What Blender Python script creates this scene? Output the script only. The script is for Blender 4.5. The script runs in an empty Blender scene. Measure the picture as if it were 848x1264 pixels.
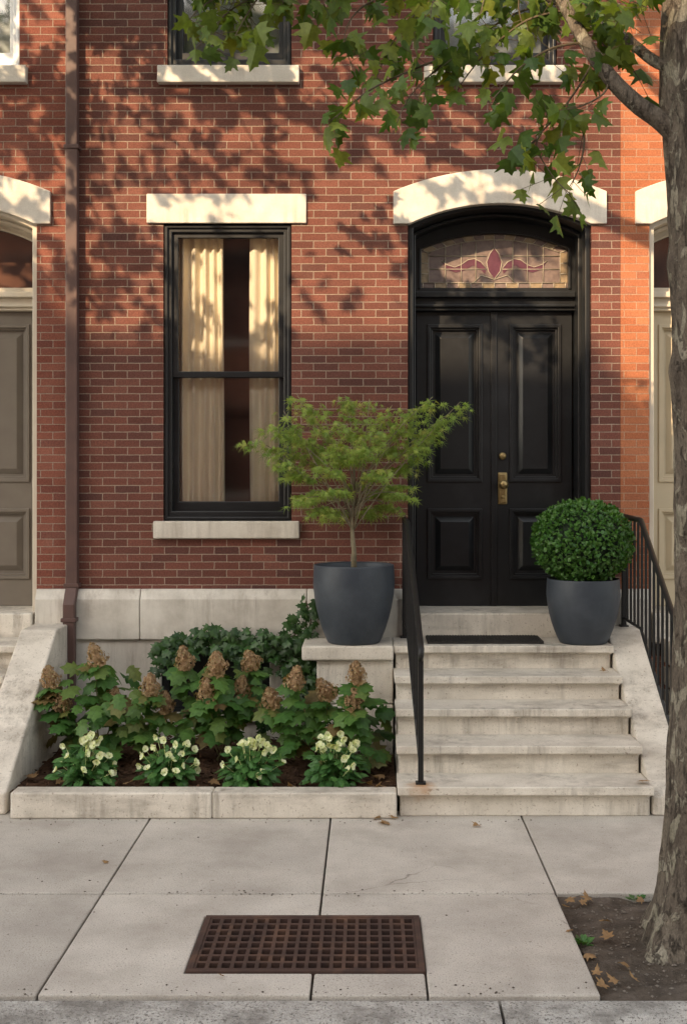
import bpy, bmesh, math, random
from mathutils import Vector, noise as mnoise
R = random.Random(11)
S = bpy.context.scene
COL = S.collection
F, CX, CY, CH = 1430.0, 456.0, 589.0, 2.0
FY = 8.41
def P(x, y, D):
    return Vector(((x-CX)*D/F, D, CH-(y-CY)*D/F))

# ------------------------------------------------------------------ materials
def N(nt, t, **kw):
    n = nt.nodes.new(t)
    for k, v in kw.items():
        setattr(n, k, v)
    return n
def nm(name):
    m = bpy.data.materials.new(name); m.use_nodes = True
    nt = m.node_tree
    return m, nt, nt.nodes['Principled BSDF']
def c4(c): return (c[0], c[1], c[2], 1)
def posn(nt, scale=None):
    g = N(nt, 'ShaderNodeNewGeometry')
    if scale is None: return g.outputs['Position']
    m = N(nt, 'ShaderNodeVectorMath', operation='MULTIPLY')
    nt.links.new(g.outputs['Position'], m.inputs[0]); m.inputs[1].default_value = scale
    return m.outputs[0]
def nz(nt, vec, scale, detail=5, rough=.55, dist=0):
    n = N(nt, 'ShaderNodeTexNoise'); nt.links.new(vec, n.inputs['Vector'])
    n.inputs['Scale'].default_value = scale; n.inputs['Detail'].default_value = detail
    n.inputs['Roughness'].default_value = rough; n.inputs['Distortion'].default_value = dist
    return n.outputs[0]
def ramp(nt, fac, stops, interp='LINEAR'):
    r = N(nt, 'ShaderNodeValToRGB'); nt.links.new(fac, r.inputs[0])
    cr = r.color_ramp; cr.interpolation = interp
    while len(cr.elements) < len(stops): cr.elements.new(.5)
    for e, (p, c) in zip(cr.elements, stops):
        e.position = p; e.color = c4(c) if hasattr(c, '__len__') else (c, c, c, 1)
    return r.outputs[0]
def mixc(nt, fac, a, b, mode='MIX'):
    m = N(nt, 'ShaderNodeMix', data_type='RGBA', blend_type=mode)
    for s, v in ((m.inputs[0], fac), (m.inputs[6], a), (m.inputs[7], b)):
        if isinstance(v, bpy.types.NodeSocket): nt.links.new(v, s)
        elif hasattr(v, '__len__'): s.default_value = c4(v)
        else: s.default_value = v
    return m.outputs[2]
def bump(nt, b, h, strength=.3, dist=.01, prev=None):
    n = N(nt, 'ShaderNodeBump'); nt.links.new(h, n.inputs['Height'])
    n.inputs['Strength'].default_value = strength; n.inputs['Distance'].default_value = dist
    if prev: nt.links.new(prev, n.inputs['Normal'])
    nt.links.new(n.outputs[0], b.inputs['Normal'])
    return n.outputs[0]
def proc(name, c1, c2, scale=6, rough=.6, bmp=.2, bscale=60, bdist=.006, dirt=None, dscale=1.6, dlo=.5, dhi=.72,
         stretch=(1, 1, 1), metallic=0, speck=None, sscale=160, slo=.62, island=0, spec=.4, crack=None, cmask=.6, streak=None, fine=0, spots=None, rustpt=None):
    m, nt, b = nm(name)
    p = posn(nt)
    col = mixc(nt, ramp(nt, nz(nt, p, scale, 6), [(.32, 0), (.68, 1)]), c1, c2)
    if speck:
        col = mixc(nt, ramp(nt, nz(nt, p, sscale, 2), [(slo, 0), (slo+.08, 1)]), col, speck)
    if spots:
        col = mixc(nt, ramp(nt, nz(nt, p, 38, 2, .5), [(.70, 0), (.735, .85)]), col, spots)
    if fine:
        col = mixc(nt, 1.0, col, ramp(nt, nz(nt, p, 230, 3, .7), [(.3, 1-fine), (.7, 1+fine*.6)]), 'MULTIPLY')
    if dirt:
        col = mixc(nt, ramp(nt, nz(nt, posn(nt, stretch), dscale, 8, .65), [(dlo, 0), (dhi, 1)]), col, dirt)
    if streak:
        f1 = ramp(nt, nz(nt, posn(nt, (7, 7, .7)), 2.2, 7, .7), [(.46, 0), (.7, .85)])
        f2 = ramp(nt, nz(nt, p, 2.6, 4), [(.42, 0), (.62, 1)])
        col = mixc(nt, mixc(nt, 1.0, f1, f2, 'MULTIPLY'), col, streak)
    if rustpt:
        sb = N(nt, 'ShaderNodeVectorMath', operation='DISTANCE'); nt.links.new(p, sb.inputs[0]); sb.inputs[1].default_value = rustpt
        ad = N(nt, 'ShaderNodeMath', operation='MULTIPLY_ADD'); nt.links.new(nz(nt, p, 30, 4), ad.inputs[0]); ad.inputs[1].default_value = .09; nt.links.new(sb.outputs['Value'], ad.inputs[2])
        col = mixc(nt, ramp(nt, ad.outputs[0], [(.06, .85), (.15, 0)]), col, (.4, .2, .07))
    if crack:
        nn = N(nt, 'ShaderNodeTexNoise'); nt.links.new(p, nn.inputs['Vector']); nn.inputs['Scale'].default_value = 3.5; nn.inputs['Detail'].default_value = 6
        ma = N(nt, 'ShaderNodeVectorMath', operation='MULTIPLY_ADD'); nt.links.new(nn.outputs['Color'], ma.inputs[0]); ma.inputs[1].default_value = (.16, .16, .16); nt.links.new(p, ma.inputs[2])
        vo = N(nt, 'ShaderNodeTexVoronoi', feature='DISTANCE_TO_EDGE'); nt.links.new(ma.outputs[0], vo.inputs['Vector']); vo.inputs['Scale'].default_value = .85
        line = ramp(nt, vo.outputs['Distance'], [(.0012, 1), (.0038, 0)])
        msk = ramp(nt, nz(nt, p, 1.1, 3), [(cmask, 0), (cmask+.08, .75)])
        col = mixc(nt, mixc(nt, 1.0, line, msk, 'MULTIPLY'), col, crack)
    if island:
        g = N(nt, 'ShaderNodeNewGeometry')
        col = mixc(nt, 1.0, col, ramp(nt, g.outputs['Random Per Island'], [(0, 1-island), (1, 1.0)]), 'MULTIPLY')
    nt.links.new(col, b.inputs['Base Color'])
    b.inputs['Roughness'].default_value = rough; b.inputs['Metallic'].default_value = metallic
    b.inputs['Specular IOR Level'].default_value = spec
    if bmp: bump(nt, b, nz(nt, p, bscale, 6, .6), bmp, bdist)
    return m
BWD, BRH = .18, .0555
def brickmat(name, ca, cb, mortar, cdark, dk=.6):
    m, nt, b = nm(name)
    g = N(nt, 'ShaderNodeNewGeometry'); sp = N(nt, 'ShaderNodeSeparateXYZ'); nt.links.new(g.outputs['Position'], sp.inputs[0])
    ad = N(nt, 'ShaderNodeMath', operation='ADD'); nt.links.new(sp.outputs[0], ad.inputs[0]); nt.links.new(sp.outputs[1], ad.inputs[1])
    cb_ = N(nt, 'ShaderNodeCombineXYZ'); nt.links.new(ad.outputs[0], cb_.inputs[0]); nt.links.new(sp.outputs[2], cb_.inputs[1])
    dn = N(nt, 'ShaderNodeTexNoise'); nt.links.new(g.outputs['Position'], dn.inputs['Vector']); dn.inputs['Scale'].default_value = 26; dn.inputs['Detail'].default_value = 3
    sc = N(nt, 'ShaderNodeVectorMath', operation='MULTIPLY_ADD'); nt.links.new(dn.outputs['Color'], sc.inputs[0])
    sc.inputs[1].default_value = (.009, .0055, 0); nt.links.new(cb_.outputs[0], sc.inputs[2])
    def bt(vec, c1, c2, mo, bias):
        br = N(nt, 'ShaderNodeTexBrick'); br.offset = .5; br.squash = 1
        nt.links.new(vec, br.inputs['Vector'])
        for k, v in (('Scale', 1), ('Mortar Size', .0033), ('Mortar Smooth', .15), ('Bias', bias), ('Brick Width', BWD), ('Row Height', BRH)):
            br.inputs[k].default_value = v
        br.inputs['Color1'].default_value = c4(c1); br.inputs['Color2'].default_value = c4(c2); br.inputs['Mortar'].default_value = c4(mo)
        return br
    br = bt(sc.outputs[0], ca, cb, mortar, -.1)
    p = g.outputs['Position']
    def shifted(i, j):
        sh = N(nt, 'ShaderNodeVectorMath', operation='ADD'); nt.links.new(sc.outputs[0], sh.inputs[0]); sh.inputs[1].default_value = (BWD*i, BRH*j, 0)
        return bt(sh.outputs[0], (0, 0, 0), (1, 1, 1), (0, 0, 0), 0).outputs['Color']
    col = mixc(nt, ramp(nt, shifted(40, 26), [(.66, 0), (.97, dk)]), br.outputs['Color'], cdark)
    lite = (min(1, cb[0]*1.15), cb[1]*1.25, cb[2]*1.25)
    col = mixc(nt, ramp(nt, shifted(96, 58), [(.78, 0), (.97, .55)]), col, lite)
    grain = ramp(nt, nz(nt, p, 90, 4, .7), [(.3, .68), (.7, 1.22)])
    col = mixc(nt, 1.0, col, grain, 'MULTIPLY')
    big = ramp(nt, nz(nt, p, 1.1, 6, .6), [(.3, .76), (.7, 1.1)])
    col = mixc(nt, 1.0, col, big, 'MULTIPLY')
    eff = ramp(nt, nz(nt, p, 2.7, 8, .7), [(.58, 0), (.82, .14)])
    col = mixc(nt, eff, col, (.34, .28, .23))
    nt.links.new(col, b.inputs['Base Color'])
    b.inputs['Roughness'].default_value = .9; b.inputs['Specular IOR Level'].default_value = .12
    inv = N(nt, 'ShaderNodeMath', operation='SUBTRACT'); inv.inputs[0].default_value = 1; nt.links.new(br.outputs['Fac'], inv.inputs[1])
    n1 = bump(nt, b, inv.outputs[0], .8, .008)
    bump(nt, b, nz(nt, p, 120, 5, .65), .4, .004, n1)
    return m
def leafmat(name, cols, trans=.35, rough=.5, spec=.4):
    m, nt, b = nm(name)
    g = N(nt, 'ShaderNodeNewGeometry')
    n = len(cols)
    col = ramp(nt, g.outputs['Random Per Island'], [(i/max(1, n-1), c) for i, c in enumerate(cols)])
    col = mixc(nt, 1.0, col, ramp(nt, nz(nt, g.outputs['Position'], 45, 3), [(.3, .75), (.7, 1.15)]), 'MULTIPLY')
    nt.links.new(col, b.inputs['Base Color']); b.inputs['Roughness'].default_value = rough
    b.inputs['Specular IOR Level'].default_value = spec
    if trans:
        t = N(nt, 'ShaderNodeBsdfTranslucent')
        nt.links.new(mixc(nt, 1.0, col, (1.5, 1.4, .6), 'MULTIPLY'), t.inputs['Color'])
        ms = N(nt, 'ShaderNodeMixShader'); ms.inputs[0].default_value = trans
        nt.links.new(b.outputs[0], ms.inputs[1]); nt.links.new(t.outputs[0], ms.inputs[2])
        nt.links.new(ms.outputs[0], nt.nodes['Material Output'].inputs['Surface'])
    return m
def glassmat(name, gl=.06, tint=(.9, .92, .92), wob=.02):
    m, nt, b = nm(name); nt.nodes.remove(b)
    tr = N(nt, 'ShaderNodeBsdfTransparent'); tr.inputs[0].default_value = c4(tint)
    go = N(nt, 'ShaderNodeBsdfGlossy'); go.inputs['Roughness'].default_value = .05
    bn = N(nt, 'ShaderNodeBump'); nt.links.new(nz(nt, posn(nt), 1.6, 1), bn.inputs['Height']); bn.inputs['Strength'].default_value = wob; bn.inputs['Distance'].default_value = .03
    nt.links.new(bn.outputs[0], go.inputs['Normal'])
    fr = N(nt, 'ShaderNodeFresnel'); fr.inputs[0].default_value = 1.5
    ad = N(nt, 'ShaderNodeMath', operation='ADD'); nt.links.new(fr.outputs[0], ad.inputs[0]); ad.inputs[1].default_value = gl
    ms = N(nt, 'ShaderNodeMixShader'); nt.links.new(ad.outputs[0], ms.inputs[0]); nt.links.new(tr.outputs[0], ms.inputs[1]); nt.links.new(go.outputs[0], ms.inputs[2])
    nt.links.new(ms.outputs[0], nt.nodes['Material Output'].inputs['Surface'])
    return m

M = {}
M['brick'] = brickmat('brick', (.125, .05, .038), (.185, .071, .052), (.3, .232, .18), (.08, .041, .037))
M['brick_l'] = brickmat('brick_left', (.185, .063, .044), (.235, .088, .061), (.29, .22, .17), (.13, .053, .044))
M['brick_r'] = brickmat('brick_right', (.33, .112, .054), (.4, .15, .073), (.38, .24, .16), (.25, .088, .052))  # oranger brick of its own, lightened further to make the strip look sunlit
M['brick_far'] = brickmat('brick_far', (.3, .12, .08), (.4, .17, .11), (.45, .36, .28), (.2, .08, .06))
M['stone'] = proc('pale_stone', (.64, .59, .51), (.54, .49, .415), 5, .75, .3, 45, .006, dirt=(.36, .31, .255), dscale=2.4, dlo=.5, dhi=.85, streak=(.33, .285, .235), fine=.16)
M['marble'] = proc('step_marble', (.69, .635, .55), (.55, .5, .425), 4, .62, .4, 40, .006, dirt=(.2, .17, .135), dscale=2.6, dlo=.51, dhi=.8, stretch=(.6, 1, 2.4), speck=(.42, .37, .305), sscale=70, slo=.62, fine=.16, streak=(.17, .145, .115), crack=(.25, .21, .17), cmask=.54, spots=(.3, .25, .2), rustpt=(.303, 6.83, .185))
M['base'] = proc('base_stone', (.62, .58, .515), (.5, .465, .405), 3, .7, .35, 35, .006, dirt=(.32, .28, .235), dscale=2, dlo=.5, dhi=.8, fine=.12, streak=(.27, .23, .19), crack=(.3, .26, .22))
M['concrete'] = proc('paving_concrete', (.585, .54, .475), (.46, .42, .37), 2.2, .85, .55, 110, .007, dirt=(.29, .255, .215), dscale=1.9, dlo=.46, dhi=.82, speck=(.31, .28, .24), sscale=120, slo=.59, island=.22, fine=.28, crack=(.13, .11, .09), cmask=.53, spots=(.22, .195, .165))
M['kerb'] = proc('kerb_granite', (.54, .515, .475), (.38, .36, .33), 8, .85, 1.0, 28, .04, dirt=(.18, .165, .145), dscale=4, dlo=.48, dhi=.72, fine=.35, speck=(.2, .185, .165), sscale=90, slo=.57)
M['asphalt'] = proc('asphalt', (.06, .06, .06), (.045, .045, .045), 20, .9, .5, 150)
M['soil'] = proc('soil', (.1, .078, .058), (.05, .038, .028), 14, .95, .9, 55, .02, dirt=(.15, .12, .095), dscale=8)
M['pebble'] = proc('pebble', (.2, .17, .14), (.1, .085, .07), 60, .95, .4, 90)
M['mulch'] = leafmat('mulch', [(.03, .016, .01), (.055, .03, .019), (.1, .056, .033), (.042, .022, .014)], 0, .9, .15)
M['black'] = proc('black_paint', (.0125, .0135, .015), (.009, .0098, .011), 9, .36, .08, 70, .003, dirt=(.022, .023, .025), dscale=3, spec=.38)
M['iron'] = proc('black_iron', (.012, .012, .0125), (.016, .015, .014), 18, .45, .25, 90, .003, spec=.3)
M['taupe'] = proc('taupe_paint', (.16, .137, .11), (.14, .118, .095), 6, .45, .06, 60)
M['cream'] = proc('cream_paint', (.56, .5, .4), (.5, .44, .35), 6, .5, .06, 60)
M['creamdoor'] = proc('cream_door_paint', (.5, .42, .29), (.46, .39, .27), 6, .5, .06, 60)
M['white'] = proc('white_paint', (.72, .71, .69), (.65, .64, .62), 6, .5, .05, 60)
M['brass'] = proc('aged_brass', (.4, .3, .14), (.25, .175, .08), 30, .4, .15, 90, .002, metallic=.9)
M['glass'] = glassmat('window_glass', .04, (1, 1, .99), .03)
M['glass_up'] = glassmat('upper_glass', .07)
M['room'] = proc('dark_room', (.24, .11, .075), (.13, .06, .045), 1.8, .9, 0)  # reddish brown stands in for brick reflected in the window glass
M['blind'] = proc('grey_blind', (.3, .33, .36), (.26, .29, .32), 3, .8, 0)  # grey-blue stands in for sky reflected in the upper panes
M['blind_pale'] = proc('pale_blind', (.62, .65, .67), (.56, .59, .61), 3, .8, 0)
M['downspout'] = proc('brown_metal', (.105, .06, .05), (.08, .047, .041), 7, .45, .08, 40, spec=.3)
M['rust'] = proc('rusty_iron', (.075, .043, .033), (.045, .028, .023), 9, .8, .5, 70, .004, dirt=(.12, .065, .042), dscale=6, spec=.25)
M['pot'] = proc('slate_pot', (.04, .048, .06), (.031, .038, .049), 5, .48, .15, 50, .004, dirt=(.062, .072, .086), dscale=3, dlo=.45, spec=.35)
M['mat'] = proc('mat_fibre', (.03, .026, .022), (.018, .016, .014), 40, .95, .9, 220, .01)
def curtainmat():
    m, nt, b = nm('curtain_cloth')
    nt.links.new(mixc(nt, ramp(nt, nz(nt, posn(nt), 7, 5), [(.3, 0), (.7, 1)]), (.93, .85, .69), (.88, .79, .62)), b.inputs['Base Color'])
    b.inputs['Roughness'].default_value = .9; b.inputs['Specular IOR Level'].default_value = .1
    return m
M['curtain'] = curtainmat()
def barkmat():
    m, nt, b = nm('mottled_bark')
    p = posn(nt, (1, 1, .5))
    base = ramp(nt, nz(nt, p, 8, 8, .7, .6), [(.3, (.075, .06, .047)), (.5, (.165, .135, .105)), (.7, (.26, .22, .17))])
    pat = ramp(nt, nz(nt, posn(nt, (1, 1, .62)), 9, 4, .6, 1.0), [(.53, 0), (.56, .92)])
    col = mixc(nt, pat, base, ramp(nt, nz(nt, p, 12, 4), [(.3, (.42, .38, .3)), (.7, (.28, .255, .185))]))
    col = mixc(nt, ramp(nt, nz(nt, posn(nt, (1, 1, .15)), 34, 6, .65), [(.54, 0), (.64, .8)]), col, (.045, .036, .028))
    pl = ramp(nt, nz(nt, posn(nt, (1, 1, .5)), 22, 5, .6, .8), [(.575, 0), (.62, .8)])
    col = mixc(nt, pl, col, (.062, .05, .04))
    col = mixc(nt, 1.0, col, ramp(nt, nz(nt, p, 120, 4, .7), [(.3, .62), (.7, 1.3)]), 'MULTIPLY')
    nt.links.new(col, b.inputs['Base Color']); b.inputs['Roughness'].default_value = .92
    b.inputs['Specular IOR Level'].default_value = .2
    n1 = bump(nt, b, nz(nt, p, 26, 9, .75), 1.0, .035)
    n2 = bump(nt, b, pl, .8, .014, n1)
    bump(nt, b, pat, .8, .012, n2)
    return m
M['bark'] = barkmat()
M['twig'] = proc('twig_bark', (.11, .085, .05), (.07, .052, .03), 30, .85, .3)
M['mtwig'] = proc('maple_bark', (.24, .2, .13), (.15, .125, .075), 30, .85, .3)
M['stem'] = proc('green_stem', (.16, .15, .06), (.12, .1, .05), 30, .8, .2)
M['syc'] = leafmat('street_tree_leaf', [(.04, .09, .014), (.065, .125, .02), (.1, .165, .028), (.21, .26, .045), (.05, .105, .016), (.14, .2, .032)], .45)
M['jmap'] = leafmat('lacy_maple_leaf', [(.14, .24, .038), (.2, .3, .05), (.28, .36, .07), (.17, .27, .042), (.34, .35, .085)], .42)
M['box'] = leafmat('boxwood_leaf', [(.033, .108, .017), (.052, .142, .024), (.08, .18, .033), (.038, .118, .019)], .25, .4)
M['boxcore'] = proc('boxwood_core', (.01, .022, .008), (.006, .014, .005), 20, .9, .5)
M['hyd'] = leafmat('hydrangea_leaf', [(.045, .125, .026), (.068, .16, .033), (.1, .195, .04), (.055, .14, .028), (.13, .19, .045), (.18, .12, .048)], .32)
M['blossom'] = leafmat('dry_blossom', [(.32, .2, .115), (.44, .3, .18), (.36, .26, .13), (.28, .16, .095), (.4, .34, .18)], .25, .8)
M['hel'] = leafmat('hellebore_leaf', [(.04, .125, .03), (.06, .155, .04), (.085, .195, .053), (.05, .135, .035)], .25, .4)
M['helf'] = leafmat('hellebore_petal', [(.66, .72, .42), (.76, .78, .54), (.56, .65, .32)], .3, .6)
M['helc'] = proc('flower_centre', (.4, .46, .14), (.34, .4, .1), 50, .7, 0)
M['ivy'] = leafmat('ivy_leaf', [(.018, .055, .013), (.03, .078, .018), (.046, .105, .024), (.023, .064, .015)], .2, .4)
M['fall'] = leafmat('fallen_leaf', [(.26, .14, .06), (.2, .1, .045), (.3, .19, .09), (.15, .08, .04)], .2, .7)
def stained(name, c1, c2): return proc(name, c1, c2, 30, .25, .5, 110, .004, spec=.5)
M['sg_back'] = stained('stained_smoke', (.21, .155, .135), (.13, .095, .088))
M['sg_purple'] = stained('stained_purple', (.085, .027, .045), (.115, .042, .06))
M['sg_amber'] = stained('stained_amber', (.3, .225, .14), (.2, .15, .1))
M['lead'] = proc('lead_came', (.42, .365, .28), (.32, .28, .22), 20, .5, .1)

# ------------------------------------------------------------------ mesh helpers
OFF = {}
class MB:
    def __init__(s): s.v = []; s.f = []
    def add(s, vs, fs):
        b = len(s.v); s.v.extend([tuple(v) for v in vs]); s.f.extend([[i+b for i in f] for f in fs]); return s
    def box(s, x0, x1, y0, y1, z0, z1):
        return s.add([(x0, y0, z0), (x1, y0, z0), (x1, y1, z0), (x0, y1, z0), (x0, y0, z1), (x1, y0, z1), (x1, y1, z1), (x0, y1, z1)],
                     [(3, 2, 1, 0), (4, 5, 6, 7), (0, 1, 5, 4), (1, 2, 6, 5), (2, 3, 7, 6), (3, 0, 4, 7)])
    def tube(s, pts, r, n=8, squash=None):
        pts = [Vector(p) for p in pts]
        if not hasattr(r, '__len__'): r = [r]*len(pts)
        vs, fs = [], []
        t0 = (pts[1]-pts[0]).normalized()
        u = t0.orthogonal().normalized()
        for i, p in enumerate(pts):
            a = pts[max(0, i-1)]; c = pts[min(len(pts)-1, i+1)]
            t = (c-a).normalized(); u = (u-t*u.dot(t)).normalized(); w = t.cross(u)
            for k in range(n):
                an = 2*math.pi*k/n
                vs.append(p+(u*math.cos(an)+w*math.sin(an))*r[i])
        for i in range(len(pts)-1):
            for k in range(n):
                fs.append((i*n+k, i*n+(k+1) % n, (i+1)*n+(k+1) % n, (i+1)*n+k))
        fs.append(tuple(range(n-1, -1, -1))); fs.append(tuple((len(pts)-1)*n+k for k in range(n)))
        return s.add(vs, fs)
    def lathe(s, cx, cy, prof, n=48):
        vs, fs = [], []
        for (r, z) in prof:
            for k in range(n):
                a = 2*math.pi*k/n; vs.append((cx+r*math.cos(a), cy+r*math.sin(a), z))
        for i in range(len(prof)-1):
            for k in range(n):
                fs.append((i*n+k, i*n+(k+1) % n, (i+1)*n+(k+1) % n, (i+1)*n+k))
        fs.append(tuple(range(n-1, -1, -1))); fs.append(tuple((len(prof)-1)*n+k for k in range(n)))
        return s.add(vs, fs)
    def plate(s, outer, holes, mp, ext):
        bm = bmesh.new(); es = []; loops = []; idx = 0
        for lp in [outer]+list(holes):
            vs = [bm.verts.new(mp(*q)) for q in lp]
            loops.append(list(range(idx, idx+len(vs)))); idx += len(vs)
            for i in range(len(vs)): es.append(bm.edges.new((vs[i], vs[(i+1) % len(vs)])))
        bm.verts.index_update()
        bmesh.ops.triangle_fill(bm, use_beauty=True, use_dissolve=False, edges=es)
        bm.verts.index_update(); bm.verts.ensure_lookup_table()
        vs = [v.co.copy() for v in bm.verts]; tri = [tuple(v.index for v in f.verts) for f in bm.faces]
        n = len(vs); e = Vector(ext); bm.free()
        fs = tri+[tuple(i+n for i in reversed(t)) for t in tri]
        for lp in loops:
            for i in range(len(lp)):
                a, b = lp[i], lp[(i+1) % len(lp)]; fs.append((a, b, b+n, a+n))
        return s.add(vs+[v+e for v in vs], fs)
    def build(s, name, mat, parent=None, loc=None, smooth=False, bevel=0, recalc=True, segs=2):
        off = Vector(loc) if loc is not None else (OFF[parent.name] if parent else Vector((0, 0, 0)))
        me = bpy.data.meshes.new(name)
        me.from_pydata([(v[0]-off.x, v[1]-off.y, v[2]-off.z) for v in s.v], [], s.f)
        if recalc:
            bm = bmesh.new(); bm.from_mesh(me); bmesh.ops.recalc_face_normals(bm, faces=bm.faces[:]); bm.to_mesh(me); bm.free()
        if smooth: me.polygons.foreach_set('use_smooth', [True]*len(me.polygons))
        me.materials.append(mat); me.update()
        o = bpy.data.objects.new(name, me); COL.objects.link(o)
        if parent: o.parent = parent
        else: o.location = off
        OFF[o.name] = off
        if bevel:
            b = o.modifiers.new('bevel', 'BEVEL'); b.width = bevel; b.segments = segs; b.limit_method = 'ANGLE'; b.angle_limit = math.radians(40)
        return o
def tag(o, label, cat, group=None):
    o['label'] = label; o['category'] = cat
    if group: o['group'] = group
    return o
def thing(name, label, cat, loc, group=None):
    o = bpy.data.objects.new(name, None); COL.objects.link(o); o.location = loc
    o.empty_display_size = .1
    OFF[o.name] = Vector(loc)
    return tag(o, label, cat, group)
def struct(o, kind='structure'):
    o['kind'] = kind; return o
def XZ(y): return lambda u, v: (u, y, v)
def rect(x0, x1, z0, z1): return [(x0, z0), (x1, z0), (x1, z1), (x0, z1)]
def arc(xc, w, zs, rise, n=20):
    Rr = (w*w+rise*rise)/(2*rise); cz = zs+rise-Rr; a = math.asin(min(1, w/Rr))
    return [(xc+Rr*math.sin(-a+2*a*i/n), cz+Rr*math.cos(-a+2*a*i/n)) for i in range(n+1)]
def archpoly(xc, w, zb, zs, rise): return [(xc-w, zb)]+arc(xc, w, zs, rise)+[(xc+w, zb)]
def ring(xc, zb, o, i):
    return [(xc-o[0], zb)]+arc(xc, *o)+[(xc+o[0], zb), (xc+i[0], zb)]+arc(xc, *i)[::-1]+[(xc-i[0], zb)]

# ------------------------------------------------------------------ leaf shapes
def fan(outl, c): return ([c]+outl, [(0, i+1, (i+1) % len(outl)+1) for i in range(len(outl))])
_r = [(.20, -.07), (.50, .04), (.38, .18), (.36, .27), (.66, .52), (.5, .54), (.4, .5), (.24, .52), (.23, .62), (.27, .75), (.13, .8)]
SYC = fan([(0, 0)]+_r+[(0, 1.05)]+[(-x, y) for x, y in _r[::-1]], (0, .36))
def palm():
    o = [(0, 0)]
    tips = [(-125, .45), (-85, .74), (-42, .98), (0, 1.14), (42, .98), (85, .74), (125, .45)]
    for i, (a, l) in enumerate(tips):
        t = math.radians(a); o.append((l*math.sin(t), .2+l*.8*math.cos(t)))
        if i < 6:
            t = math.radians(a+20); o.append((.12*math.sin(t), .2+.12*math.cos(t)))
    return fan(o, (0, .2))
PALM = palm()
def oval(w, a=.3, b=.7, wt=None):
    wt = wt or w
    return ([(0, 0), (-w, a), (-wt, b), (0, 1), (wt, b), (w, a), (0, .5)], [(0, 6, 3, 2, 1), (0, 5, 4, 3, 6)])
OVAL = oval(.28); BOXL = oval(.33); PETAL = oval(.4, .35, .72, .46)
_o = [(.16, .02), (.36, .14), (.25, .27), (.52, .48), (.31, .52), (.36, .76), (.16, .82)]
OAK = fan([(0, 0)]+_o+[(0, 1.05)]+[(-x, y) for x, y in _o[::-1]], (0, .42))
def leaf(mb, p, d, n, size, shape, curl=.25, droop=.15, midz=0):
    d = d.normalized(); x = d.cross(n)
    if x.length < 1e-3: x = d.orthogonal()
    x.normalize(); z = x.cross(d)
    pts, fs = shape
    mb.add([p+(x*u+d*v+z*(-curl*abs(u)-droop*v*v+midz))*size for u, v in pts], fs)
def rv(s=1):
    while True:
        v = Vector((R.uniform(-1, 1), R.uniform(-1, 1), R.uniform(-1, 1)))
        if .01 < v.length < 1: return v.normalized()*s

# ------------------------------------------------------------------ ground, road, pavement
def sheet(name, x0, x1, y0, y1, z, mat):
    mb = MB(); mb.add([(x0, y0, z), (x1, y0, z), (x1, y1, z), (x0, y1, z)], [(0, 1, 2, 3)])
    return struct(mb.build(name, mat, recalc=False))
sheet('ground', -300, 300, -300, 300, -.2, M['soil'])
sheet('road', -120, 120, -6.5, 4.3, -.15, M['asphalt'])
mb = MB()
xs = [-5.7, -4.6, -3.5, -2.4, -1.284, -.227, .896, 2.0, 3.1, 4.2, 5.3]
XY = lambda u, v: (u, v, -.07)
G = .0045
for a, b in zip(xs[:-1], xs[1:]):
    yb = 6.95 if -2.2 < a < 1.9 else 8.3
    mb.plate([(a+G, 5.574), (b-G, 5.574), (b-G, yb), (a+G, yb)], [], XY, (0, 0, .07))
    if a == -1.284:
        mb.plate([(a+G, 4.475), (-.232, 4.475), (-.232, 4.672), (-.747, 4.672), (-.747, 5.28), (-.232, 5.28), (-.232, 5.556), (a+G, 5.556)], [], XY, (0, 0, .07))
    elif a == -.227:
        mb.plate([(.230, 4.475), (.891, 4.475), (.891, 5.556), (-.222, 5.556), (-.222, 5.28), (.230, 5.28)], [], XY, (0, 0, .07))
        mb.plate([(-.222, 4.475), (.222, 4.475), (.222, 4.672), (-.222, 4.672)], [], XY, (0, 0, .068))
    elif a in (.896, 2.0): pass
    else:
        mb.plate([(a+G, 4.475), (b-G, 4.475), (b-G, 5.556), (a+G, 5.556)], [], XY, (0, 0, .07))
struct(mb.build('sidewalk', M['concrete'], bevel=.007))
mb = MB()
kx = [-9, -6.2, -3.7, -1.45, .498, 2.7, 5.2, 8]
for a, b in zip(kx[:-1], kx[1:]):
    a += .006; b -= .006; n = 60; zt = -.014+R.uniform(-.003, .003); vs = []; fs = []
    for i in range(n+1):
        x = a+(b-a)*i/n
        e = .008*mnoise.noise(Vector((x*9, 0, 2)))+.005*mnoise.noise(Vector((x*31, 0, 5)))
        for (y, z) in ((4.285+e, -.3), (4.285+e, zt-.03), (4.292+e*1.4, zt-.012), (4.306+e*1.4, zt-.002), (4.36, zt+.003*mnoise.noise(Vector((x*12, 1, 0)))), (4.42, zt+.003*mnoise.noise(Vector((x*12, 2, 0)))), (4.455, zt), (4.465, zt-.012), (4.465, -.3)):
            vs.append((x, y, z))
    for i in range(n):
        for k in range(8): fs.append((i*9+k, i*9+k+1, i*9+10+k, i*9+9+k))
    fs.append(tuple(range(9))); fs.append(tuple(n*9+k for k in range(9)))
    mb.add(vs, fs)
struct(mb.build('kerb', M['kerb'], smooth=False))
mb = MB(); nx, ny = 60, 40
def pitz(x, y): return -.03+.035*mnoise.noise(Vector((x*4, y*4, 0)))+.05*math.exp(-((x-1.45)**2+(y-4.95)**2)/.12)
for j in range(ny+1):
    for i in range(nx+1):
        x = .9+2.2*i/nx; y = 4.47+1.1*j/ny
        mb.v.append((x, y, pitz(x, y)+.018*mnoise.noise(Vector((x*15, y*15, 3)))))
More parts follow.
